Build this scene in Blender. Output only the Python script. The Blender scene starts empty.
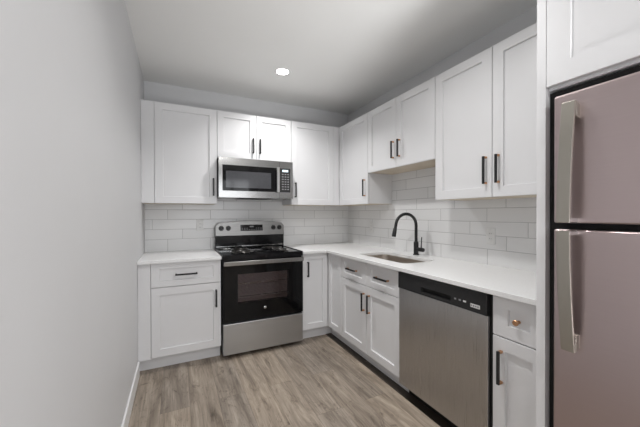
import bpy, bmesh, math, random
from mathutils import Vector, Matrix

S = bpy.context.scene
COL = S.collection
PI = math.pi

# ------------------------------------------------------------------ camera
W, H = 2.327, 2.593            # kitchen width, ceiling height
F, SY = 297.62, 2.465          # focal length and vertical shift in pixels of a 640 wide frame
yaw, pit, rol = math.radians(25.7594), math.radians(-0.3622), math.radians(-0.1226)
fw = Vector((math.sin(yaw) * math.cos(pit), math.cos(yaw) * math.cos(pit), math.sin(pit)))
rt = Vector((math.cos(yaw), -math.sin(yaw), 0))
up = rt.cross(fw)
rt, up = rt * math.cos(rol) + up * math.sin(rol), up * math.cos(rol) - rt * math.sin(rol)
cd = bpy.data.cameras.new('camera')
cam = bpy.data.objects.new('camera', cd)
COL.objects.link(cam)
m = Matrix.Identity(4)
for i in range(3):
    m[i][0], m[i][1], m[i][2] = rt[i], up[i], -fw[i]
m.translation = Vector((0.2805, -3.3803, 1.2828))
cam.matrix_world = m
cd.sensor_width = 36
cd.lens = F / 640 * 36
cd.shift_y = SY / 640
cd.clip_start = 0.02
S.camera = cam

# ------------------------------------------------------------------ world, lights, exposure
wd = bpy.data.worlds.new('World')
S.world = wd
wd.use_nodes = True
wd.node_tree.nodes['Background'].inputs[0].default_value = (.75, .85, 1, 1)
wd.node_tree.nodes['Background'].inputs[1].default_value = .6
S.view_settings.view_transform = 'Standard'
S.view_settings.look = 'None'
S.view_settings.gamma = 1
S.view_settings.use_curve_mapping = False
S.view_settings.exposure = 0.07

DAYLIGHT = 54               # wide window in the front wall
SIDE_FILL = 57          # added window in the far right wall, brightens the left wall
BOUNCE_FILL = 5.1
DOWNLIGHT = 10
def area(name, loc, rot, sx, sy, power, color, shape='RECTANGLE'):
    l = bpy.data.lights.new(name, 'AREA')
    l.shape = shape
    l.size, l.size_y = sx, sy
    l.energy = power
    l.color = color
    o = bpy.data.objects.new(name, l)
    o.location, o.rotation_euler = loc, rot
    COL.objects.link(o)
    return o
# daylight through the wide window of the living area behind the camera
area('window_daylight', (1.75, -6.62, 1.5), (PI / 2, 0, 0), 3.0, 1.7, DAYLIGHT, (.97, .985, 1))
area('added_side_fill', (4.72, -5.0, 1.5), (PI / 2, 0, PI / 2), 2.1, 1.7, SIDE_FILL, (.985, .99, 1))  # fill added behind an invented side window to brighten the left wall
# added fill light behind the camera, turned up to spread off the ceiling
area('bounce_fill', (1.42, -4.0, .5), (PI - math.radians(46), 0, 0), .4, .4, BOUNCE_FILL, (.985, .99, 1)).data.spread = math.radians(61)

# ------------------------------------------------------------------ materials
def new_mat(name):
    mt = bpy.data.materials.new(name)
    mt.use_nodes = True
    nt = mt.node_tree
    return mt, nt, nt.nodes['Principled BSDF']
def nd(nt, kind, **kw):
    n = nt.nodes.new(kind)
    for k, v in kw.items():
        setattr(n, k, v)
    return n
def ramp(nt, fac, c0, c1, p0=0., p1=1.):
    r = nd(nt, 'ShaderNodeValToRGB')
    r.color_ramp.elements[0].position, r.color_ramp.elements[0].color = p0, (*c0, 1)
    r.color_ramp.elements[1].position, r.color_ramp.elements[1].color = p1, (*c1, 1)
    nt.links.new(fac, r.inputs[0])
    return r.outputs[0]
def noise(nt, scale, detail=4, stretch=None, rough=.55):
    g = nd(nt, 'ShaderNodeNewGeometry')
    n = nd(nt, 'ShaderNodeTexNoise')
    n.inputs['Scale'].default_value, n.inputs['Detail'].default_value = scale, detail
    n.inputs['Roughness'].default_value = rough
    if stretch:
        mp = nd(nt, 'ShaderNodeMapping')
        mp.inputs['Scale'].default_value = stretch
        nt.links.new(g.outputs['Position'], mp.inputs[0])
        nt.links.new(mp.outputs[0], n.inputs['Vector'])
    else:
        nt.links.new(g.outputs['Position'], n.inputs['Vector'])
    return n.outputs['Fac']
def bump(nt, b, h, strength, dist):
    bp = nd(nt, 'ShaderNodeBump')
    bp.inputs['Strength'].default_value, bp.inputs['Distance'].default_value = strength, dist
    nt.links.new(h, bp.inputs['Height'])
    nt.links.new(bp.outputs[0], b.inputs['Normal'])
def paint(name, col, rough, var=.015, bscale=300, bstr=.05, spec=.5):
    mt, nt, b = new_mat(name)
    c0 = tuple(max(0, c - var) for c in col); c1 = tuple(min(1, c + var) for c in col)
    nt.links.new(ramp(nt, noise(nt, 3), c0, c1, .3, .7), b.inputs['Base Color'])
    b.inputs['Roughness'].default_value = rough
    b.inputs['Specular IOR Level'].default_value = spec
    if bstr: bump(nt, b, noise(nt, bscale, 2), bstr, .001)
    return mt
def metal(name, col, rough, stretch=(4, 4, 400), rvar=.08, cvar=.02, metallic=1.):
    mt, nt, b = new_mat(name)
    n = noise(nt, 1, 3, stretch)
    nt.links.new(ramp(nt, n, tuple(c - cvar for c in col), tuple(c + cvar for c in col), .3, .7), b.inputs['Base Color'])
    nt.links.new(ramp(nt, n, (rough - rvar,) * 3, (rough + rvar,) * 3, .3, .7), b.inputs['Roughness'])
    b.inputs['Metallic'].default_value = metallic
    return mt
def plain(name, col, rough, metallic=0., spec=.5, emit=None):
    mt, nt, b = new_mat(name)
    c0 = tuple(c * .94 for c in col); c1 = tuple(min(1, c * 1.06) for c in col)
    nt.links.new(ramp(nt, noise(nt, 40), c0, c1, .3, .7), b.inputs['Base Color'])
    b.inputs['Roughness'].default_value, b.inputs['Metallic'].default_value = rough, metallic
    b.inputs['Specular IOR Level'].default_value = spec
    if emit:
        b.inputs['Emission Color'].default_value = (*emit[0], 1)
        b.inputs['Emission Strength'].default_value = emit[1]
    return mt

M = {}
M['wall'] = paint('grey_wall_paint', (.65, .652, .66), .55, .006, 260, .06)
M['ceiling'] = paint('ceiling_paint', (.86, .86, .845), .8, .006, 260, .05)
M['trim'] = paint('white_trim_paint', (.80, .80, .80), .35, .005, 200, 0)
M['cabinet'] = paint('white_cabinet_lacquer', (.75, .75, .76), .32, .004, 200, 0)
M['underside'] = paint('birch_veneer', (.62, .54, .43), .6, .05, 60, 0)
M['black'] = plain('matte_black_metal', (.008, .008, .009), .42, 0, .5)
M['copper'] = metal('brushed_copper', (.55, .31, .17), .35, (60, 60, 60))
M['steel'] = metal('brushed_stainless_steel', (.33, .328, .322), .19, (3, 3, 500), .05)
M['steel_upright'] = metal('vertically_brushed_stainless_steel', (.51, .50, .495), .32, (500, 500, 3))
def brushed(mt, amount, turn):
    nt = mt.node_tree
    b = nt.nodes['Principled BSDF']
    tg = nd(nt, 'ShaderNodeTangent', direction_type='RADIAL', axis='Z')
    nt.links.new(tg.outputs[0], b.inputs['Tangent'])
    b.inputs['Anisotropic'].default_value = amount
    b.inputs['Anisotropic Rotation'].default_value = turn
brushed(M['steel_upright'], .8, 0)
brushed(M['steel'], .6, 0)
M['steel_fridge'] = metal('rosy_stainless_steel', (.52, .432, .432), .34, (5, 5, 300), .04, .008)
M['dull'] = metal('dull stainless steel', (.25, .248, .243), .36, (3, 3, 300), .05)
M['low'] = metal('satin steel front', (.47, .475, .48), .33, (3, 3, 400), .05)
M['steel_bright'] = metal('polished_steel', (.72, .72, .71), .18, (30, 30, 30), .04)
M['steel_handle'] = metal('satin_steel', (.43, .405, .36), .34, (20, 20, 4), .02, .01)
M['sink_steel'] = metal('sink_steel', (.66, .61, .56), .34, (60, 4, 4), .03)
M['chrome'] = metal('chrome', (.84, .83, .81), .26, (20, 20, 20), .03)
M['enamel'] = plain('black_enamel', (.006, .006, .007), .10, 0, .3)
M['glass_black'] = plain('black_oven_glass', (.004, .004, .0045), .05, 0, .22)
M['plastic_black'] = plain('black_plastic', (.018, .018, .019), .32, 0, .4)
M['plastic_grey'] = plain('dark_grey_plastic', (.07, .07, .075), .4)
M['edge'] = plain('dark brown', (.045, .034, .026), .5)
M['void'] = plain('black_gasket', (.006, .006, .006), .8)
M['liner'] = plain('oven_liner_enamel', (.80, .72, .71), .5)
M['mw_glass'] = plain('microwave_window_mesh', (.055, .056, .062), .08)
M['white_plastic'] = plain('white_plastic', (.72, .72, .71), .3)
M['mark'] = plain('printed_white_marks', (.75, .75, .75), .5)
M['dim_mark'] = plain('printed_grey_marks', (.25, .25, .26), .5)
M['display'] = plain('lit_display', (.5, .6, .65), .3, emit=((.8, .95, 1), .9))
M['lens'] = plain('lamp_lens', (.9, .9, .9), .4, emit=((1, .98, .95), 14))
M['coil'] = plain('burner_coil', (.06, .057, .055), .35, .8)

def mat_glass():
    mt, nt, b = new_mat('tinted_oven_window')
    b.inputs['Base Color'].default_value = (.02, .02, .02, 1)
    b.inputs['Roughness'].default_value = .05
    tr = nd(nt, 'ShaderNodeBsdfTransparent')
    tr.inputs[0].default_value = (.92, .89, .89, 1)
    mx = nd(nt, 'ShaderNodeMixShader')
    mx.inputs[0].default_value = .84
    out = nt.nodes['Material Output']
    nt.links.new(b.outputs[0], mx.inputs[1]); nt.links.new(tr.outputs[0], mx.inputs[2])
    nt.links.new(mx.outputs[0], out.inputs[0])
    return mt
M['oven_window'] = mat_glass()

def mat_quartz():
    mt, nt, b = new_mat('white_quartz')
    n = noise(nt, 260, 3)
    nt.links.new(ramp(nt, n, (.76, .76, .76), (.85, .85, .85), .32, .5), b.inputs['Base Color'])
    b.inputs['Roughness'].default_value = .22
    return mt
M['quartz'] = mat_quartz()

def mat_tile(name, axis, L, x0, z0, step):
    """long subway tile laid in a third bond: every course shifts by `step`."""
    mt, nt, b = new_mat(name)
    def math_(op, a, c=None):
        n = nd(nt, 'ShaderNodeMath', operation=op)
        for k, v in enumerate((a, c)):
            if v is None: continue
            if isinstance(v, (int, float)): n.inputs[k].default_value = v
            else: nt.links.new(v, n.inputs[k])
        return n.outputs[0]
    g = nd(nt, 'ShaderNodeNewGeometry'); s = nd(nt, 'ShaderNodeSeparateXYZ')
    nt.links.new(g.outputs['Position'], s.inputs[0])
    px, pz = s.outputs[axis], s.outputs[2]
    TH = .0995
    r = math_('DIVIDE', math_('SUBTRACT', math_('MAXIMUM', pz, z0 + .02), z0), TH)   # lowest course runs down to the counter
    row = math_('FLOOR', r); fz = math_('SUBTRACT', r, row)
    u = math_('DIVIDE', math_('SUBTRACT', math_('SUBTRACT', px, x0), math_('MULTIPLY', row, step)), L)
    colm = math_('FLOOR', u); fx = math_('SUBTRACT', u, colm)
    dz = math_('MULTIPLY', math_('MINIMUM', fz, math_('SUBTRACT', 1., fz)), TH)
    dx = math_('MULTIPLY', math_('MINIMUM', fx, math_('SUBTRACT', 1., fx)), L)
    d = math_('MINIMUM', dz, dx)
    cell = math_('ADD', math_('MULTIPLY', row, 7.31), math_('MULTIPLY', colm, 3.77))
    wn = nd(nt, 'ShaderNodeTexWhiteNoise', noise_dimensions='1D')
    nt.links.new(cell, wn.inputs['W'])
    tile = ramp(nt, wn.outputs['Value'], (.73, .73, .73), (.79, .79, .79))
    msk = nd(nt, 'ShaderNodeMapRange')
    msk.inputs[1].default_value, msk.inputs[2].default_value = .0013, .0022
    nt.links.new(d, msk.inputs[0])
    mx = nd(nt, 'ShaderNodeMix', data_type='RGBA')
    nt.links.new(msk.outputs[0], mx.inputs[0])
    mx.inputs[6].default_value = (.42, .42, .42, 1)
    nt.links.new(tile, mx.inputs[7])
    nt.links.new(mx.outputs[2], b.inputs['Base Color'])
    b.inputs['Roughness'].default_value = .18
    hm = nd(nt, 'ShaderNodeMapRange')
    hm.inputs[1].default_value, hm.inputs[2].default_value = .001, .006
    nt.links.new(d, hm.inputs[0])
    bump(nt, b, hm.outputs[0], .5, .0015)
    return mt
M['tile_back'] = mat_tile('white_subway_tile_back', 0, .408, .20, .932, .136)
M['tile_right'] = mat_tile('white_subway_tile_right', 1, .4225, -1.958, .926, -.1395)

def mat_floor():
    mt, nt, b = new_mat('grey_brown_vinyl_planks')
    g = nd(nt, 'ShaderNodeNewGeometry'); s = nd(nt, 'ShaderNodeSeparateXYZ')
    nt.links.new(g.outputs['Position'], s.inputs[0])
    c = nd(nt, 'ShaderNodeCombineXYZ')
    nt.links.new(s.outputs[1], c.inputs[0]); nt.links.new(s.outputs[0], c.inputs[1])
    def brick(c1, c2, mo, ms):
        bk = nd(nt, 'ShaderNodeTexBrick', offset=.37, offset_frequency=2)
        bk.inputs['Color1'].default_value, bk.inputs['Color2'].default_value = (*c1, 1), (*c2, 1)
        bk.inputs['Mortar'].default_value = (*mo, 1)
        bk.inputs['Scale'].default_value = 1
        bk.inputs['Mortar Size'].default_value = ms
        bk.inputs['Brick Width'].default_value = 1.22
        bk.inputs['Row Height'].default_value = .18
        nt.links.new(c.outputs[0], bk.inputs['Vector'])
        return bk
    rnd = brick((0, 0, 0), (1, 1, 1), (.5, .5, .5), 0)
    seam = brick((1, 1, 1), (1, 1, 1), (0, 0, 0), .0012)
    off = nd(nt, 'ShaderNodeVectorMath', operation='SCALE'); off.inputs['Scale'].default_value = 17
    nt.links.new(rnd.outputs['Color'], off.inputs[0])
    ad = nd(nt, 'ShaderNodeVectorMath', operation='ADD')
    nt.links.new(g.outputs['Position'], ad.inputs[0]); nt.links.new(off.outputs[0], ad.inputs[1])
    def grain(scale, st, detail, dist, rough=.6):
        mp = nd(nt, 'ShaderNodeMapping'); mp.inputs['Scale'].default_value = st
        nt.links.new(ad.outputs[0], mp.inputs[0])
        n = nd(nt, 'ShaderNodeTexNoise')
        n.inputs['Scale'].default_value, n.inputs['Detail'].default_value = scale, detail
        n.inputs['Distortion'].default_value, n.inputs['Roughness'].default_value = dist, rough
        nt.links.new(mp.outputs[0], n.inputs['Vector'])
        return n.outputs['Fac']
    base = ramp(nt, grain(1, (12, 1.5, 1), 7, 1.1, .66), (.185, .152, .121), (.425, .366, .303), .34, .64)
    fine = ramp(nt, grain(1, (95, 4, 1), 4, .6), (.74, .72, .70), (1.12, 1.12, 1.12), .3, .68)
    knot = ramp(nt, grain(1, (10, 4.2, 1), 9, 2.2, .82), (.42, .385, .36), (1, 1, 1), .34, .46)
    tone = ramp(nt, rnd.outputs['Color'], (.84, .84, .85), (1.12, 1.09, 1.05))
    def mul(a, c_):
        mx = nd(nt, 'ShaderNodeMix', data_type='RGBA', blend_type='MULTIPLY')
        mx.inputs[0].default_value = 1
        nt.links.new(a, mx.inputs[6]); nt.links.new(c_, mx.inputs[7])
        return mx.outputs[2]
    sm = ramp(nt, seam.outputs['Color'], (.62, .60, .58), (1, 1, 1))
    nt.links.new(mul(mul(mul(mul(base, fine), knot), tone), sm), b.inputs['Base Color'])
    b.inputs['Roughness'].default_value = .48
    bump(nt, b, grain(1, (95, 4, 1), 3, .6), .08, .002)
    return mt
M['floor'] = mat_floor()

# ------------------------------------------------------------------ mesh helpers
class MB:
    def __init__(s): s.v, s.f, s.m = [], [], []
    def add(s, vs, fs, mi=0):
        o = len(s.v)
        s.v += [Vector(v) for v in vs]
        s.f += [[i + o for i in f] for f in fs]
        s.m += [mi] * len(fs)
        return s
    def box(s, x0, x1, y0, y1, z0, z1, mi=0):
        return s.add([(x0, y0, z0), (x1, y0, z0), (x1, y1, z0), (x0, y1, z0), (x0, y0, z1), (x1, y0, z1), (x1, y1, z1), (x0, y1, z1)],
                     [(0, 3, 2, 1), (4, 5, 6, 7), (0, 1, 5, 4), (1, 2, 6, 5), (2, 3, 7, 6), (3, 0, 4, 7)], mi)
    def loft(s, rings, mi=0, cap0=True, cap1=True):
        n = len(rings[0]); vs = [p for r in rings for p in r]; fs = []
        for k in range(len(rings) - 1):
            for i in range(n):
                j = (i + 1) % n
                fs.append((k * n + i, k * n + j, (k + 1) * n + j, (k + 1) * n + i))
        if cap0: fs.append(list(range(n))[::-1])
        if cap1: fs.append([(len(rings) - 1) * n + i for i in range(n)])
        return s.add(vs, fs, mi)
    def lathe(s, p, axis, prof, n=24, mi=0):
        """prof: (distance along axis, radius); first and last rings are capped"""
        p, a = Vector(p), Vector(axis).normalized()
        e = a.orthogonal().normalized(); f = a.cross(e)
        rings = [[p + a * d + (e * math.cos(2 * PI * i / n) + f * math.sin(2 * PI * i / n)) * r for i in range(n)] for d, r in prof]
        return s.loft(rings, mi)
    def tube(s, pts, r, n=12, mi=0):
        pts = [Vector(p) for p in pts]; rings = []; prev = None
        for i, p in enumerate(pts):
            t = (pts[min(i + 1, len(pts) - 1)] - pts[max(i - 1, 0)]).normalized()
            e = t.orthogonal().normalized() if prev is None else (prev - t * prev.dot(t)).normalized()
            prev = e; f = t.cross(e)
            rr = r[i] if isinstance(r, (list, tuple)) else r
            rings.append([p + (e * math.cos(2 * PI * k / n) + f * math.sin(2 * PI * k / n)) * rr for k in range(n)])
        return s.loft(rings, mi)
    def build(s, name, mats, parent=None, bevel=0, seg=2, smooth=False):
        if not isinstance(mats, (list, tuple)): mats = [mats]
        lo = Vector([min(v[i] for v in s.v) for i in range(3)]); hi = Vector([max(v[i] for v in s.v) for i in range(3)])
        c = (lo + hi) / 2
        me = bpy.data.meshes.new(name)
        me.from_pydata([v - c for v in s.v], [], s.f)
        for mt in mats: me.materials.append(mt)
        for p, mi in zip(me.polygons, s.m): p.material_index = mi
        bm = bmesh.new(); bm.from_mesh(me)
        bmesh.ops.recalc_face_normals(bm, faces=bm.faces[:])
        if smooth:
            for f in bm.faces: f.smooth = True
            for e in bm.edges:
                if len(e.link_faces) == 2 and e.calc_face_angle(0) > .6: e.smooth = False
        bm.to_mesh(me); bm.free()
        o = bpy.data.objects.new(name, me)
        COL.objects.link(o)
        o['wc'] = list(c)
        if parent:
            o.parent = parent
            o.location = c - Vector(parent['wc'])
        else:
            o.location = c
        if bevel:
            b = o.modifiers.new('bevel', 'BEVEL')
            b.width, b.segments, b.limit_method, b.angle_limit = bevel, seg, 'ANGLE', .6
        return o
def tag(o, label, cat, group=None):
    o['label'], o['category'] = label, cat
    if group: o['group'] = group
    return o
def thing(name, loc, label, cat, group=None):
    o = bpy.data.objects.new(name, None)
    COL.objects.link(o)
    o.location = loc; o.empty_display_size = .1
    o['wc'] = list(loc)
    return tag(o, label, cat, group)
def struct(name, mb, mt, parent=None, bevel=0):
    o = mb.build(name, mt, parent, bevel)
    if not parent: o['kind'] = 'structure'
    return o
def slab(outer, holes, z0, z1):
    """flat slab from an outline with holes, as an MB"""
    bm = bmesh.new()
    for loop in [outer] + holes:
        vs = [bm.verts.new((x, y, z0)) for x, y in loop]
        for i in range(len(vs)): bm.edges.new((vs[i], vs[(i + 1) % len(vs)]))
    bmesh.ops.triangle_fill(bm, use_beauty=True, use_dissolve=False, edges=bm.edges[:])
    r = bmesh.ops.extrude_face_region(bm, geom=bm.faces[:])
    for v in r['geom']:
        if isinstance(v, bmesh.types.BMVert): v.co.z = z1
    bm.verts.ensure_lookup_table(); bm.verts.index_update()
    mb = MB().add([v.co.copy() for v in bm.verts], [[v.index for v in f.verts] for f in bm.faces])
    bm.free()
    return mb
def rrect(x0, x1, y0, y1, r, n=6):
    out = []
    for cx, cy, a in ((x1 - r, y1 - r, 0), (x0 + r, y1 - r, PI / 2), (x0 + r, y0 + r, PI), (x1 - r, y0 + r, 3 * PI / 2)):
        for k in range(n + 1):
            t = a + PI / 2 * k / n
            out.append((cx + r * math.cos(t), cy + r * math.sin(t)))
    return out
# the two cabinet runs: a along the wall, b up, c out from the wall
BACK = lambda a, b, c: (a, -c, b)
RIGHT = lambda a, b, c: (W - c, a, b)

def shaker(Mp, a0, a1, b0, b1, c0, c1, fr=.062, frb=None, depth=.012):
    frb = frb or fr
    def ring(ia, ib, c): return [Mp(a0 + ia, b0 + ib, c), Mp(a1 - ia, b0 + ib, c), Mp(a1 - ia, b1 - ib, c), Mp(a0 + ia, b1 - ib, c)]
    e = .0018
    return MB().loft([ring(0, 0, c0), ring(0, 0, c1 - e), ring(e, e, c1), ring(fr, frb, c1), ring(fr + .0022, frb + .0022, c1 - depth)])
def pbox(mb, Mp, a0, a1, b0, b1, c0, c1, mi=0):
    p, q = Mp(a0, b0, c0), Mp(a1, b1, c1)
    return mb.box(*sum(((min(p[i], q[i]), max(p[i], q[i])) for i in range(3)), ()), mi)
def pull(Mp, a, b, length, vertical, c, parent):
    ends = M['black']
    if Mp is RIGHT:
        ends = M['copper']
    mb, h, t = MB(), length / 2, .0065
    if vertical:
        pbox(mb, Mp, a - t, a + t, b - h, b + h, c + .022, c + .033)
        for s_ in (-1, 1): pbox(mb, Mp, a - t, a + t, b + s_ * (h - .006) - .006, b + s_ * (h - .006) + .006, c - .001, c + .022, 1)
    else:
        pbox(mb, Mp, a - h, a + h, b - t, b + t, c + .022, c + .033)
        for s_ in (-1, 1): pbox(mb, Mp, a + s_ * (h - .006) - .006, a + s_ * (h - .006) + .006, b - t, b + t, c - .001, c + .022, 1)
    o = mb.build('handle', [M['black'], ends], parent, .0015)
    if Mp is RIGHT:
        o['label'] = 'black bar pull on copper posts'
    return o

G = .002                      # half of the gap between neighbouring fronts
DT = .02                       # door thickness

# ------------------------------------------------------------------ the setting
BD, KD = .629, .552            # base door faces and toe kick faces, from the wall
YF = -6.5
struct('floor', MB().box(-.15, 4.7, YF - .15, .15, -.1, 0), M['floor'])
struct('ceiling', MB().box(-.15, 4.7, YF - .15, .15, H, H + .1), M['ceiling'])
struct('wall_left', MB().box(-.15, 0, YF - .15, .15, 0, H), M['wall'])
wb = struct('wall_back', MB().box(0, W, 0, .15, 0, H), M['wall'])
wr = struct('wall_right', MB().box(W, W + .15, -3.62, .15, 0, H), M['wall'])
struct('wall_right_return', MB().box(W, 4.55, -3.62, -3.5, 0, H).box(W + .1, W + .15, -3.55, -3.5, 0, H), M['wall'])
struct('wall_far_right', MB().box(4.55, 4.7, YF, -6.05, 0, H).box(4.55, 4.7, -3.95, -3.5, 0, H).box(4.55, 4.7, -6.05, -3.95, 0, .65).box(4.55, 4.7, -6.05, -3.95, 2.35, H), M['wall'])
wf = MB()
for y in (-6.05, -5.03, -4.01): wf.box(4.58, 4.66, y, y + .06, .65, 2.35)
wf.box(4.58, 4.66, -6.05, -3.95, .65, .71).box(4.58, 4.66, -6.05, -3.95, 2.29, 2.35)
struct('added_window', wf, M['trim'])  # unseen window frame, added along with the side fill light
struct('wall_front', MB().box(0, .25, YF - .15, YF, 0, H).box(3.25, 4.55, YF - .15, YF, 0, H)
       .box(.25, 3.25, YF - .15, YF, 0, .65).box(.25, 3.25, YF - .15, YF, 2.35, H), M['wall'])
wf = MB()
for x in (.25, 1.0, 1.75, 2.5, 3.19): wf.box(x, x + .06, YF - .11, YF - .03, .65, 2.35)
wf.box(.25, 3.25, YF - .11, YF - .03, .65, .71).box(.25, 3.25, YF - .11, YF - .03, 2.29, 2.35).box(.25, 3.25, YF - .10, YF - .04, 1.6, 1.64)
struct('window_1', wf, M['trim'])
struct('baseboard_left', MB().box(0, .012, YF, -.632, 0, .115), M['trim'], None, .003)

struct('floor_strip_right', MB().box(1.708, 1.7735, -2.668, -KD, 0, .004), M['edge'])  # thin dark brown strip on the floor along the right toe kicks
# glazed backsplashes are bonded to their walls
UB, UT = 1.386, 2.302          # bottom and top of the wall cabinets
CT = .913                      # top of the counter
struct('tile_backsplash', MB().box(.001, W - .006, -.006, 0, .60, UB + .06), M['tile_back'], wb)
struct('tile_backsplash', MB().box(W - .006, W, -2.671, 0, .60, 1.72), M['tile_right'], wr)

# ------------------------------------------------------------------ base cabinets
KT = .11
TOP = CT - .026
TF = .0065                     # cabinets stand just clear of the tile

def base_carcass(Mp, a0, a1, root):
    mb = MB()
    pbox(mb, Mp, a0, a1, KT, TOP, TF, BD - DT - .001)
    mb.build('body', M['cabinet'], root)
    mb = MB(); pbox(mb, Mp, a0, a1, 0, KT, KD - .018, KD)
    mb.build('toe_kick', M['cabinet'], root)

RX0, RX1 = .638, 1.405         # the range
c = thing('base_cabinet', (.32, -.31, 0), 'white drawer and door base cabinet between left wall and stove', 'cabinet')
base_carcass(BACK, .001, RX0 - .004, c)
mb = MB(); pbox(mb, BACK, .001, .090, KT, TOP, BD - DT, BD - .001); mb.build('filler_strip', M['cabinet'], c, .001)
d = shaker(BACK, .0935, RX0 - .006, .687, .884, BD - DT, BD, .062, .048).build('drawer', M['cabinet'], c)
pull(BACK, .355, .783, .17, False, BD, d)
d = shaker(BACK, .0935, RX0 - .006, .117, .682, BD - DT, BD).build('door', M['cabinet'], c)
pull(BACK, .592, .548, .15, True, BD, d)

# corner cabinet: an L with two hinged leaves
SB0, SB1 = -.904, -1.740       # sink base
c = thing('corner_base_cabinet', (1.9, -.45, 0), 'white L shaped corner base cabinet just right of the stove', 'cabinet')
slab([(RX1 + .004, -TF), (W - TF, -TF), (W - TF, SB0), (W - BD + DT + .001, SB0), (W - BD + DT + .001, -BD + DT + .001), (RX1 + .004, -BD + DT + .001)], [], KT, TOP).build('body', M['cabinet'], c)
kx = W - KD
slab([(RX1 + .004, -KD), (kx, -KD), (kx, SB0), (kx + .018, SB0), (kx + .018, -KD + .018), (RX1 + .004, -KD + .018)], [], 0, KT).build('toe_kick', M['cabinet'], c)
d = shaker(BACK, 1.4125, W - BD - .004, .117, .884, BD - DT, BD, .058).build('door', M['cabinet'], c)
pull(BACK, 1.468, .728, .15, True, BD, d)
shaker(RIGHT, SB0 + .003, -BD - .004, .117, .884, BD - DT, BD, .058).build('door', M['cabinet'], c)

c = thing('sink_base_cabinet', (2.0, -1.32, 0), 'white base cabinet with two drawers and two doors beneath the sink', 'cabinet')
# the sink hangs into this one, so its carcass is made of panels
mb = MB()
pbox(mb, RIGHT, SB1, SB0 - .001, KT, KT + .018, TF, BD - DT - .001)
pbox(mb, RIGHT, SB1, SB1 + .018, KT + .018, TOP, TF, BD - DT - .001)
pbox(mb, RIGHT, SB0 - .019, SB0 - .001, KT + .018, TOP, TF, BD - DT - .001)
pbox(mb, RIGHT, SB1 + .018, SB0 - .019, KT + .018, TOP, TF, TF + .012)
pbox(mb, RIGHT, SB1 + .018, SB0 - .019, .66, TOP, BD - DT - .012, BD - DT - .001)
pbox(mb, RIGHT, -1.335, -1.31, KT + .018, .66, BD - DT - .012, BD - DT - .001)
mb.build('body', M['cabinet'], c)
mb = MB(); pbox(mb, RIGHT, SB1, SB0 - .001, 0, KT, KD - .018, KD); mb.build('toe_kick', M['cabinet'], c)
mid = -1.322
for a0, a1, ha, va in ((mid + G, SB0 - G - .001, -1.110, -1.293), (SB1 + G, mid - G, -1.540, -1.372)):
    d = shaker(RIGHT, a0, a1, .687, .884, BD - DT, BD, .062, .048).build('drawer', M['cabinet'], c)
    pull(RIGHT, ha, .785, .155, False, BD, d)
    d = shaker(RIGHT, a0, a1, .117, .682, BD - DT, BD).build('door', M['cabinet'], c)
    pull(RIGHT, va, .545, .15, True, BD, d)

PY0, PY1 = -2.705, -2.672      # the tall panel beside the fridge
PX = 1.60
NB0 = -2.418
c = thing('narrow_base_cabinet', (2.0, -2.55, 0), 'narrow white base cabinet with copper knob between dishwasher and fridge panel', 'cabinet')
base_carcass(RIGHT, PY1 + .001, NB0, c)
d = shaker(RIGHT, PY1 + .004, NB0 - .003, .687, .884, BD - DT, BD, .074, .060).build('drawer', M['cabinet'], c)
kn = MB().lathe(RIGHT(-2.540, .779, BD - .0125), (-1, 0, 0), [(0, .008), (.012, .006), (.019, .006), (.021, .012), (.030, .0135), (.033, .011)], 20).build('knob', M['copper'], d, 0, 2, True)
kn['label'] = 'round copper knob'
d = shaker(RIGHT, PY1 + .004, NB0 - .003, .117, .682, BD - DT, BD, .062).build('door', M['cabinet'], c)
pull(RIGHT, -2.466, .540, .16, True, BD, d)

# ------------------------------------------------------------------ counters
CD = .664
ct = slab([(.001, -.0065), (.001, -CD), (RX0 - .003, -CD), (RX0 - .003, -.0065)], [], CT - .0255, CT).build('countertop', M['quartz'], None, .002)
tag(ct, 'short white quartz countertop between the left wall and the stove', 'countertop')
SX0, SX1, SY0, SY1 = 1.802, 2.130, -1.665, -1.035
ct = slab([(RX1 + .003, -.0065), (RX1 + .003, -CD), (W - CD, -CD), (W - CD, PY1 + .001), (W - .0065, PY1 + .001), (W - .0065, -.0065)],
          [rrect(SX0, SX1, SY0, SY1, .06)], CT - .0255, CT).build('countertop', M['quartz'], None, .002)
tag(ct, 'long L shaped white quartz countertop holding the sink and faucet', 'countertop')

# ------------------------------------------------------------------ sink and faucet
zs = CT - .0262
sk = thing('sink', (1.96, -1.35, zs - .2), 'undermount stainless steel sink set into the long white countertop', 'sink')
def zr(loop, z): return [(x, y, z) for x, y in loop]
e = .004
rings = [zr(rrect(SX0 - .02, SX1 + .02, SY0 - .02, SY1 + .02, .075), zs), zr(rrect(SX0 - e, SX1 + e, SY0 - e, SY1 + e, .06), zs),
         zr(rrect(SX0 - e, SX1 + e, SY0 - e, SY1 + e, .06), zs - .012)]
for k in range(7):
    t = PI / 2 * k / 6
    i_ = .004 + .035 * (1 - math.cos(t)); rings.append(zr(rrect(SX0 + i_, SX1 - i_, SY0 + i_, SY1 - i_, .055), zs - .165 - .035 * math.sin(t)))
rings.append(zr(rrect(1.92, 2.01, -1.395, -1.305, .044), zs - .205))
ob = MB().loft(rings, 0, False, True).build('basin', M['sink_steel'], sk, 0, 2, True)
sd = ob.modifiers.new('solid', 'SOLIDIFY'); sd.thickness = .0012; sd.offset = -1
MB().lathe((1.965, -1.35, zs - .204), (0, 0, 1), [(0, .043), (.002, .043), (.003, .036), (.001, .03), (.001, .012), (.006, .01)], 24).build('drain', M['chrome'], sk, 0, 2, True)

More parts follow.
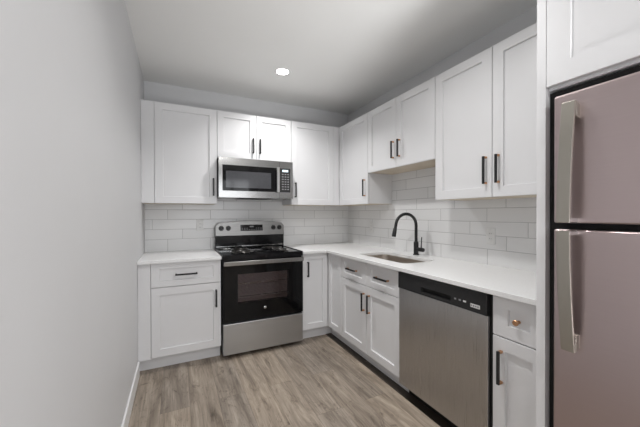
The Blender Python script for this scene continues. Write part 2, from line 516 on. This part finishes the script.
fx, fy = 2.232, -1.335
f = thing('faucet', (fx, fy, CT), 'matte black gooseneck pull-down faucet standing behind the sink', 'faucet')
MB().lathe((fx, fy, CT), (0, 0, 1), [(0, .027), (.006, .027), (.008, .0215), (.115, .0215), (.12, .016)], 28).build('body', M['black'], f, 0, 2, True)
dx, dy = -.215, .040           # the neck swings out over the bowl
pts = [(fx, fy, CT + .115), (fx, fy, CT + .20), (fx, fy, CT + .265)]
R_ = .098
for k in range(1, 15):
    t = PI * k / 15 * 1.0
    q = (1 - math.cos(t)) / 2
    pts.append((fx + dx * .93 * q, fy + dy * .93 * q, CT + .265 + .104 * math.sin(t)))
pts.append((fx + dx * .965, fy + dy * .965, CT + .235))
MB().tube(pts, .0135, 16).build('neck', M['black'], f, 0, 2, True)
p0, p1 = Vector((fx + dx * .962, fy + dy * .962, CT + .242)), Vector((fx + dx * 1.03, fy + dy * 1.03, CT + .168))
MB().lathe(p0, p1 - p0, [(0, .0140), (.004, .0165), (.060, .0185), ((p1 - p0).length, .0175)], 20).build('spray_head', M['black'], f, 0, 2, True)
lv = MB().lathe((fx, fy - .018, CT + .052), (0, -1, 0), [(0, .018), (.066, .018), (.072, .0155)], 20)
lv.tube([(fx, fy - .062, CT + .055), (fx, fy - .063, CT + .09), (fx + .004, fy - .064, CT + .165)], [.0065, .005, .0045], 10)
lv.build('lever', M['black'], f, 0, 2, True)

# ------------------------------------------------------------------ wall cabinets
UD = .3134
def upper_body(Mp, a0, a1, b0, b1, root):
    mb = MB(); pbox(mb, Mp, a0, a1, b0 + .003, b1, .0065, UD - DT - .001)
    o = mb.build('body', M['cabinet'], root)
    mb = MB(); pbox(mb, Mp, a0 + .004, a1 - .004, b0, b0 + .0028, .0068, UD - DT - .006)
    mb.build('bottom_panel', M['underside'], root)['label'] = 'bare birch underside'
UDX = W - UD
c = thing('wall_cabinet', (.32, -.16, UB), 'tall single door white wall cabinet in the corner against the left wall', 'cabinet')
upper_body(BACK, .001, .6415, UB, UT, c)
mb = MB(); pbox(mb, BACK, .001, .102, UB, UT, UD - DT, UD - .001); mb.build('filler_strip', M['cabinet'], c, .001)
d = shaker(BACK, .105, .641, UB, UT, UD - DT, UD, .068, .062).build('door', M['cabinet'], c)
pull(BACK, .607, 1.548, .17, True, UD, d)

c = thing('wall_cabinet', (1.03, -.16, 1.84), 'short two door white wall cabinet directly above the microwave', 'cabinet')
upper_body(BACK, .6432, 1.4125, 1.836, UT, c)
for a0, a1, ha in ((.6432 + G, 1.0295 - G, .996), (1.0295 + G, 1.4125 - G, 1.068)):
    d = shaker(BACK, a0, a1, 1.846, UT, UD - DT, UD, .062, .058).build('door', M['cabinet'], c)
    pull(BACK, ha, 1.985, .15, True, UD, d)

c = thing('wall_cabinet', (1.8, -.16, UB), 'single door white wall cabinet to the right of the microwave on the back wall', 'cabinet')
upper_body(BACK, 1.4140, UDX - .002, UB, UT, c)
mb = MB(); pbox(mb, BACK, 1.944, UDX - .002, UB, UT, UD - DT, UD - .001); mb.build('filler_strip', M['cabinet'], c, .001)
d = shaker(BACK, 1.4140 + G, 1.9415, UB, UT, UD - DT, UD, .068, .062).build('door', M['cabinet'], c)
pull(BACK, 1.458, 1.548, .16, True, UD, d)

A1, A2, A3 = -.892, -1.757, -2.6655
c = thing('corner_wall_cabinet', (2.17, -.45, UB), 'single door white wall cabinet in the far corner of the right wall', 'cabinet')
upper_body(RIGHT, A1, -.008, UB, UT, c)
d = shaker(RIGHT, A1 + G, -UD - .002, UB, UT, UD - DT, UD, .068, .062).build('door', M['cabinet'], c)
pull(RIGHT, -.845, 1.55, .17, True, UD, d)

c = thing('wall_cabinet', (2.17, -1.32, 1.694), 'short two door white wall cabinet hung above the sink', 'cabinet')
upper_body(RIGHT, A2 + .0005, A1 - .0015, 1.694, UT, c)
for a0, a1, ha in ((-1.321 + G, A1 - .0015 - G, -1.288), (A2 + .0005 + G, -1.321 - G, -1.370)):
    d = shaker(RIGHT, a0, a1, 1.694, UT, UD - DT, UD, .064, .060).build('door', M['cabinet'], c)
    pull(RIGHT, ha, 1.85, .15, True, UD, d)

c = thing('wall_cabinet', (2.17, -2.21, UB), 'tall two door white wall cabinet beside the fridge panel above the counter', 'cabinet')
upper_body(RIGHT, PY1 + .001, A2 - .001, UB, UT, c)
for a0, a1, ha in ((-2.201 + G, A2 - .001 - G, -2.163), (PY1 + .003, -2.201 - G, -2.243)):
    d = shaker(RIGHT, a0, a1, UB, UT, UD - DT, UD, .066, .062).build('door', M['cabinet'], c)
    pull(RIGHT, ha, 1.552, .17, True, UD, d)

# fridge surround
pn = MB().box(PX, W, PY0, PY1, 0, UT).build('end_panel', M['cabinet'], None, .001)
tag(pn, 'tall white panel standing between the narrow base cabinet and the fridge', 'panel')
c = thing('fridge_wall_cabinet', (1.96, -3.1, 1.765), 'deep white wall cabinet above the fridge', 'cabinet')
FY1 = -3.50
MB().box(PX + .021, W - .001, FY1, PY0 - .001, 1.768, UT).build('body', M['cabinet'], c)
FX = lambda a, b, cc: (W - cc, a, b)
for a0, a1 in ((-3.10 + G, PY0 - .0015), (FY1, -3.10 - G)):
    shaker(FX, a0, a1, 1.781, UT, W - PX - DT, W - PX, .080, .080, .006).build('door', M['cabinet'], c)

# ------------------------------------------------------------------ refrigerator
R0, R1, RF = -3.475, -2.740, 1.585
r = thing('refrigerator', (1.9, -3.12, 0), 'stainless steel top freezer refrigerator in the alcove at right', 'refrigerator')
MB().box(RF + .0515, 2.26, R0 + .004, R1 - .004, .03, 1.722).build('body', M['void'], r, .006)
gap_shade = MB().box(RF + .0425, RF + .051, R0 + .012, -2.7075, .10, 1.760)  # black sheet wider than the doors, standing in for shade in the gaps
gap_shade.build('gasket_gap_sheet', M['void'], r)
for y in (R0 + .06, R1 - .06):
    for x in (RF + .14, 2.2): MB().lathe((x, y, 0), (0, 0, 1), [(0, .022), (.0295, .022)], 14).build('foot', M['void'], r)
MB().box(RF + .06, RF + .08, R0 + .01, R1 - .01, .02, .0295).build('grille', M['void'], r)
def strap(z_end, z_gap):
    """curved strap handle: bows out from its far end towards the gap between the doors"""
    y0, y1 = -2.817, -2.775
    rings = []; N = 22
    for k in range(N + 1):
        t = k / N
        z = z_end + (z_gap - z_end) * t
        out = .034 + .022 * math.sin(min(1, t * 1.15) * PI / 2)          # distance of the front from the door
        th = .011
        dyw = -.006 * (1 - t)
        rings.append([(RF - out, y0 + dyw, z), (RF - out, y1 + dyw, z), (RF - out + th, y1 + dyw, z), (RF - out + th, y0 + dyw, z)])
    mb = MB().loft(rings)
    s_ = 1 if z_end > z_gap else -1
    # foot at the far end, sloping back into the door
    ze = z_end
    rr = [[(RF - .034 + .011, y, ze), (RF - .034 + .011, y, ze - s_ * .055), (RF + .001, y, ze - s_ * .062), (RF + .001, y, ze - s_ * .010)] for y in (y0 - .006, y1 - .006)]
    mb.loft(rr)
    return mb, y0, y1
for nm, z0, z1, ze, zg in (('freezer_door', 1.247, 1.729, 1.686, 1.250), ('fridge_door', .10, 1.224, .785, 1.221)):
    d = MB().box(RF, RF + .042, R0, R1, z0, z1).build(nm, M['steel_fridge'], r, .008, 4)
    mb, y0, y1 = strap(ze, zg)
    h = mb.build('handle', M['steel_handle'], d, .002)
    s_ = 1 if ze > zg else -1
    MB().box(RF - .054, RF + .001, y0 - .001, y1 + .001, *sorted((zg, zg + s_ * .016))).build('handle_cap', M['steel_bright'], d, .002)

# ------------------------------------------------------------------ dishwasher
D0, D1, DF = NB0 + .005, SB1 - .004, W - BD - .014
w = thing('dishwasher', (2.0, -2.08, 0), 'stainless dishwasher with black control strip right of the sink cabinet', 'dishwasher')
MB().box(DF + .034, W - .05, D0 + .006, D1 - .004, .095, .878).build('body', M['void'], w)
MB().box(DF + .02, DF + .033, D0 - .003, D1 - .001, .10, .880).build('gasket_gap_sheet', M['void'], w)
DG0 = D0 + .009
MB().box(DF, DF + .019, DG0, D1, .098, .767).build('door', M['steel_upright'], w, .004, 3)
# control strip with a scooped grip
g0, g1, h0, h1 = -2.185, -1.955, .785, .818
mb = MB()
xs, ys, zs_ = DF - .006, [DG0, g0, g1, D1], [.769, h0, h1, .878]
for i in range(3):
    for k in range(3):
        if i == 1 and k == 1: continue
        mb.add([(xs, ys[i], zs_[k]), (xs, ys[i + 1], zs_[k]), (xs, ys[i + 1], zs_[k + 1]), (xs, ys[i], zs_[k + 1])], [(0, 1, 2, 3)])
bk = DF + .014
mb.add([(xs, g0, h0), (xs, g1, h0), (xs, g1, h1), (xs, g0, h1), (bk, g0 + .008, h0 + .004), (bk, g1 - .008, h0 + .004), (bk, g1 - .008, h1), (bk, g0 + .008, h1)],
       [(0, 1, 5, 4), (1, 2, 6, 5), (2, 3, 7, 6), (3, 0, 4, 7), (4, 5, 6, 7)], 1)
x2 = DF + .019
mb.add([(xs, DG0, .769), (xs, D1, .769), (xs, D1, .878), (xs, DG0, .878), (x2, DG0, .769), (x2, D1, .769), (x2, D1, .878), (x2, DG0, .878)],
       [(0, 1, 5, 4), (1, 2, 6, 5), (2, 3, 7, 6), (3, 0, 4, 7), (4, 5, 6, 7)])
cp = mb.build('control_panel', [M['plastic_black'], M['void']], w)
lb = MB().box(xs - .0008, xs + .0001, -2.366, -2.312, .792, .811).build('label', M['white_plastic'], cp)
lt = MB()
for q in range(4): lt.box(xs - .0014, xs - .0007, -2.360 + q * .0125, -2.352 + q * .0125, .797, .806)
lt.build('lettering', M['dim_mark'], cp)
for y, wd_, mt in ((-2.285, .018, 'mark'), (-2.253, .014, 'dim_mark'), (-2.222, .012, 'dim_mark')):
    MB().box(xs - .001, xs + .0001, y, y + wd_, .806, .815).build('button', M[mt], cp)
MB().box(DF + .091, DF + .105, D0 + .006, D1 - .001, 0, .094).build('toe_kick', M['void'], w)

# ------------------------------------------------------------------ electric range
X0, X1, RFY = .643, 1.402, -.672
s = thing('electric_range', (1.015, -.34, 0), 'freestanding stainless and black electric coil range on the back wall', 'stove')
cx = (X0 + X1) / 2
# hollow body: an oven cavity behind the door window
mb = MB()
yb, yf = -.02, -.625
mb.box(X0, X0 + .06, yf, yb, .04, .872).box(X1 - .06, X1, yf, yb, .04, .872)
mb.box(X0 + .06, X1 - .06, yf, yb, .04, .36).box(X0 + .06, X1 - .06, yf, yb, .80, .872).box(X0 + .06, X1 - .06, -.08, yb, .36, .80)
mb.build('body', M['plastic_black'], s)
mb = MB()
lx0, lx1, ly0, ly1, lz0, lz1 = X0 + .061, X1 - .061, yf + .002, -.082, .361, .799
mb.add([(lx0, ly0, lz0), (lx1, ly0, lz0), (lx1, ly1, lz0), (lx0, ly1, lz0), (lx0, ly0, lz1), (lx1, ly0, lz1), (lx1, ly1, lz1), (lx0, ly1, lz1)],
       [(0, 1, 2, 3), (4, 7, 6, 5), (1, 5, 6, 2), (2, 6, 7, 3), (3, 7, 4, 0)])
mb.build('oven_liner', M['liner'], s)
for z in (.52, .64):
    mb = MB()
    for k in range(15):
        x = lx0 + .03 + (lx1 - lx0 - .06) * k / 14
        mb.tube([(x, -.58, z), (x, -.12, z)], .0028, 6)
    for y in (-.58, -.12): mb.tube([(lx0 + .012, y, z), (lx1 - .012, y, z)], .004, 6)
    for x in (lx0 + .012, lx1 - .012): mb.tube([(x, -.59, z), (x, -.11, z)], .004, 6)
    mb.build('oven_rack', M['chrome'], s)
# oven door: black glass around a window
wx0, wx1, wz0, wz1, dz0, dz1 = .772, 1.250, .485, .745, .328, .866
y0, y1 = RFY, -.628
mb = MB()
mb.box(X0 + .003, wx0, y0, y1, dz0, dz1).box(wx1, X1 - .003, y0, y1, dz0, dz1).box(wx0, wx1, y0, y1, dz0, wz0).box(wx0, wx1, y0, y1, wz1, dz1)
d = mb.build('oven_door', M['glass_black'], s)
MB().box(wx0 - .001, wx1 + .001, y0 - .0012, y0 + .003, wz0 - .001, wz1 + .001).build('window', M['oven_window'], d)
mb = MB().box(X0 + .006, X1 - .006, y0 - .036, y0 - .016, .828, .866)
for x in (X0 + .03, X1 - .06): mb.box(x, x + .03, y0 - .016, y0 + .001, .835, .860)
mb.build('handle', M['steel'], d, .004, 3)
# round badge with its two letters
ex, ez = 1.020, .418
MB().lathe((ex, y0 + .0005, ez), (0, -1, 0), [(0, .0125), (.002, .0125), (.0026, .0115)], 28).build('badge', M['steel_bright'], d, 0, 2, True)
def text_mesh(txt, size, name, mt, parent, wc):
    cu = bpy.data.curves.new(name, 'FONT'); cu.body = txt; cu.size = size; cu.extrude = .0004
    cu.align_x, cu.align_y = 'CENTER', 'CENTER'
    to = bpy.data.objects.new(name, cu); COL.objects.link(to)
    bpy.context.view_layer.update()
    me = bpy.data.meshes.new_from_object(to.evaluated_get(bpy.context.evaluated_depsgraph_get()))
    bpy.data.objects.remove(to); bpy.data.curves.remove(cu)
    o = bpy.data.objects.new(name, me); COL.objects.link(o)
    me.materials.clear(); me.materials.append(mt)
    o.parent = parent; o.location = Vector(wc) - Vector(parent['wc']); o.rotation_euler = (PI / 2, 0, 0)
    return o
text_mesh('GE', .013, 'badge_lettering', M['dim_mark'], d, (ex, y0 - .0024, ez))
MB().box(X0 + .003, X1 - .003, RFY + .004, -.6265, .036, .308).build('storage_drawer', M['low'], s, .004, 3)
for x in (X0 + .05, X1 - .05):
    for y in (-.56, -.08): MB().lathe((x, y, 0), (0, 0, 1), [(0, .02), (.012, .02), (.012, .01), (.0395, .01)], 14).build('foot', M['void'], s)
# cooktop: enamel pan with raised rim
ck = MB().box(X0, X1, -.668, -.10, .873, .915)
for b_ in ((X0, X1, -.668, -.650), (X0, X1, -.118, -.10), (X0, X0 + .012, -.650, -.118), (X1 - .012, X1, -.650, -.118)): ck.box(*b_, .915, .921)
ck.build('cooktop', M['enamel'], s, .003)
for bx, by, br in ((.845, -.475, .098), (.875, -.235, .074), (1.235, -.475, .074), (1.215, -.235, .098)):
    bo = MB().lathe((bx, by, .9155), (0, 0, 1), [(0, br * .3), (.0015, br * .9), (.0065, br + .010), (.0085, br + .012), (.0085, br + .002), (.003, br * .75), (.002, br * .3)], 40).build('drip_bowl', M['chrome'], s, 0, 2, True)
    pts = []
    turns = 3.5 if br > .09 else 2.5
    for k in range(int(turns * 28) + 1):
        t = k / 28
        rr = .018 + (br - .020) * t / turns
        pts.append((bx + rr * math.cos(2 * PI * t), by + rr * math.sin(2 * PI * t), .926))
    MB().tube(pts, .0045, 8).build('burner_coil', M['coil'], s, 0, 2, True)
# backguard
mb = MB().box(X0 + .004, X1 - .004, -.098, -.022, .9155, 1.052)
mb.build('backguard_base', M['enamel'], s, .004)
MB().box(X0 + .01, X1 - .01, -.104, -.0985, .936, .944).build('glint_strip', M['steel'], s)  # steel strip standing in for the glint where cooktop meets backguard
out = [(X0 + .004, 1.053), (X1 - .004, 1.053)]
N = 28
for k in range(N + 1):
    t = 1 - k / N
    x = X0 + .004 + (X1 - X0 - .008) * t
    edge = min(t, 1 - t) * (X1 - X0)
    z = 1.185 + .026 * (1 - (2 * t - 1) ** 2)
    if edge < .03: z -= .028 * (1 - math.sqrt(max(0, 1 - (1 - edge / .03) ** 2)))
    out.append((x, z))
lean = lambda z: (z - 1.053) * .10
rings = [[(x, -.112 + lean(z), z) for x, z in out], [(x, -.024, z) for x, z in out]]
bg = MB().loft(rings).build('backguard', M['dull'], s, .003, 3)
for x in (.706, .778, 1.272, 1.342):
    z = 1.134; p = (x, -.1125 + lean(z), z)
    k_ = MB().lathe(p, (0, -1, .1), [(0, .026), (.004, .026), (.006, .021), (.020, .019), (.022, .017)], 24)
    k_.box(x - .004, x + .004, p[1] - .027, p[1] - .020, z - .016, z + .018)
    k_.build('knob', M['plastic_black'], bg, 0, 2, True)
z0, z1 = 1.102, 1.168
dp = MB().add([(.905, -.1135 + lean(z0), z0), (1.148, -.1135 + lean(z0), z0), (1.148, -.1135 + lean(z1), z1), (.905, -.1135 + lean(z1), z1),
          (.905, -.105 + lean(z0), z0), (1.148, -.105 + lean(z0), z0), (1.148, -.105 + lean(z1), z1), (.905, -.105 + lean(z1), z1)],
         [(0, 1, 2, 3), (0, 1, 5, 4), (1, 2, 6, 5), (2, 3, 7, 6), (3, 0, 4, 7), (4, 5, 6, 7)]).build('control_display', M['glass_black'], bg)
mb = MB()
for q in range(9):
    for k in range(2):
        z = 1.114 + k * .014; x = .918 + q * .0255
        if 3 <= q <= 5 and k == 1: continue
        mb.box(x, x + .014, -.1148 + lean(z), -.1132 + lean(z), z, z + .005)
mb.box(1.005, 1.048, -.1148 + lean(1.145), -.1132 + lean(1.145), 1.140, 1.155)
mb.build('printed_marks', M['dim_mark'], bg)

# ------------------------------------------------------------------ microwave
m0, m1, mz0, mz1 = .6465, 1.398, 1.447, 1.8345
u = thing('microwave', (1.018, -.2, mz0), 'stainless over-the-range microwave above the stove', 'microwave')
MB().box(m0, m1, -.372, -.0065, mz0 + .012, mz1).build('body', M['plastic_black'], u)
for q0, q1 in ((m0 + .004, m0 + .20), (m1 - .20, m1 - .004)): MB().box(q0, q1, -.365, -.02, mz0, mz0 + .0115).build('grease_filter', M['steel'], u)
MB().box(m0 + .21, m1 - .21, -.365, -.02, mz0 + .002, mz0 + .0115).build('vent_grille', M['void'], u)
my, myb = -.401, -.373
wx0, wx1, wz0, wz1 = .680, 1.215, 1.512, 1.762
split = 1.250
mb = MB().box(m0, wx0, my, myb, mz0, mz1 - .001).box(wx0, split, my, myb, wz1, mz1 - .001).box(wx0, split, my, myb, mz0, wz0).box(wx1, split, my, myb, wz0, wz1)
d = mb.build('door', M['steel'], u)
mb = MB().box(wx0 + .0003, wx1 - .0003, my + .002, myb, wz0 + .0003, wz1 - .0003); mb.build('window_surround', M['glass_black'], d)
MB().box(.712, 1.160, my + .0005, my + .0035, 1.543, 1.705).build('window', M['mw_glass'], d)
mb = MB().box(1.215, 1.243, my - .034, my - .022, wz0 - .004, wz1 + .004)
for z in (wz0 + .004, wz1 - .022): mb.box(1.219, 1.239, my - .022, my + .001, z, z + .018)
mb.build('handle', M['steel_bright'], d, .003)
p = MB().box(split + .0015, m1, my, myb, mz0, mz1 - .001).build('control_panel', M['steel'], u, .002)
k_ = MB().box(1.254, 1.370, my - .001, my + .001, wz0, wz1).build('keypad', M['plastic_black'], p)
MB().box(1.282, 1.345, my - .002, my - .0005, 1.725, 1.746).build('display', M['display'], p)
for row in range(7):
    for q in range(3):
        x, z = 1.276 + q * .030, 1.694 - row * .026
        MB().box(x, x + .019, my - .002, my - .0005, z, z + .011).build('button', M['dim_mark'], p)

# ------------------------------------------------------------------ wall outlets
def outlet(Mp, a, b, label):
    o = thing('wall_outlet', Mp(a, b, .0062), label, 'outlet')
    mb = MB(); pbox(mb, Mp, a - .035, a + .035, b - .058, b + .058, .0062, .0105); mb.build('cover_plate', M['white_plastic'], o, .002)
    mb = MB(); pbox(mb, Mp, a - .017, a + .017, b - .034, b + .034, .0104, .0125)
    for s_ in (-1, 1):
        for q in (-.006, .006): pbox(mb, Mp, a + q - .001, a + q + .001, b + s_ * .018 - .004, b + s_ * .018 + .004, .0124, .0127, 1)
    mb.build('socket', [M['white_plastic'], M['void']], o)
outlet(BACK, .505, 1.165, 'white wall outlet on the tile just left of the stove')
outlet(RIGHT, -.529, 1.125, 'white wall outlet on the right wall tile between corner and faucet')
outlet(RIGHT, -1.985, 1.122, 'white wall outlet on the tile above the dishwasher')

# ------------------------------------------------------------------ recessed ceiling lights
def downlight(x, y, label, power=1, spread=115):
    l = thing('ceiling_light', (x, y, H - .004), label, 'light')
    MB().lathe((x, y, H - .0001), (0, 0, -1), [(0, .074), (.003, .073), (.006, .058), (.003, .055), (.0005, .055)], 40).build('trim_ring', M['trim'], l, 0, 2, True)
    MB().lathe((x, y, H - .0008), (0, 0, -1), [(0, .0545), (.0025, .0545)], 32).build('lamp_lens', M['lens'], l)
    lamp = area('downlight_lamp', (x, y, H - .0075), (0, 0, 0), .115, .115, DOWNLIGHT * power, (1, .99, .98), 'DISK')
    lamp.data.spread = math.radians(spread)
downlight(1.165, -.764, 'round recessed ceiling light glowing above the stove side of the kitchen', .95, 126)
downlight(1.13, -2.15, 'round recessed ceiling light over the middle of the kitchen floor', 1.0, 146)
downlight(1.13, -4.2, 'added unseen recessed ceiling light in the room behind the kitchen', 1.6, 170)  # extra lamp added to light the kitchen from behind the camera
downlight(3.2, -5.2, 'added unseen recessed ceiling light in the far corner of the living area', .75, 170)  # another unseen lamp, added as fill from the living area

# ------------------------------------------------------------------ repeats
for o in COL.objects:
    if o.parent or 'category' not in o: continue
    n = o.name.split('.')[0]
    if n == 'wall_outlet': o['group'] = 'outlets on the tile backsplash'
    if n == 'ceiling_light': o['group'] = 'recessed ceiling lights'
    if n == 'countertop': o['group'] = 'white quartz countertops'
    if n.endswith('wall_cabinet'): o['group'] = 'white wall cabinets'
    if n.endswith('base_cabinet'): o['group'] = 'white base cabinets'
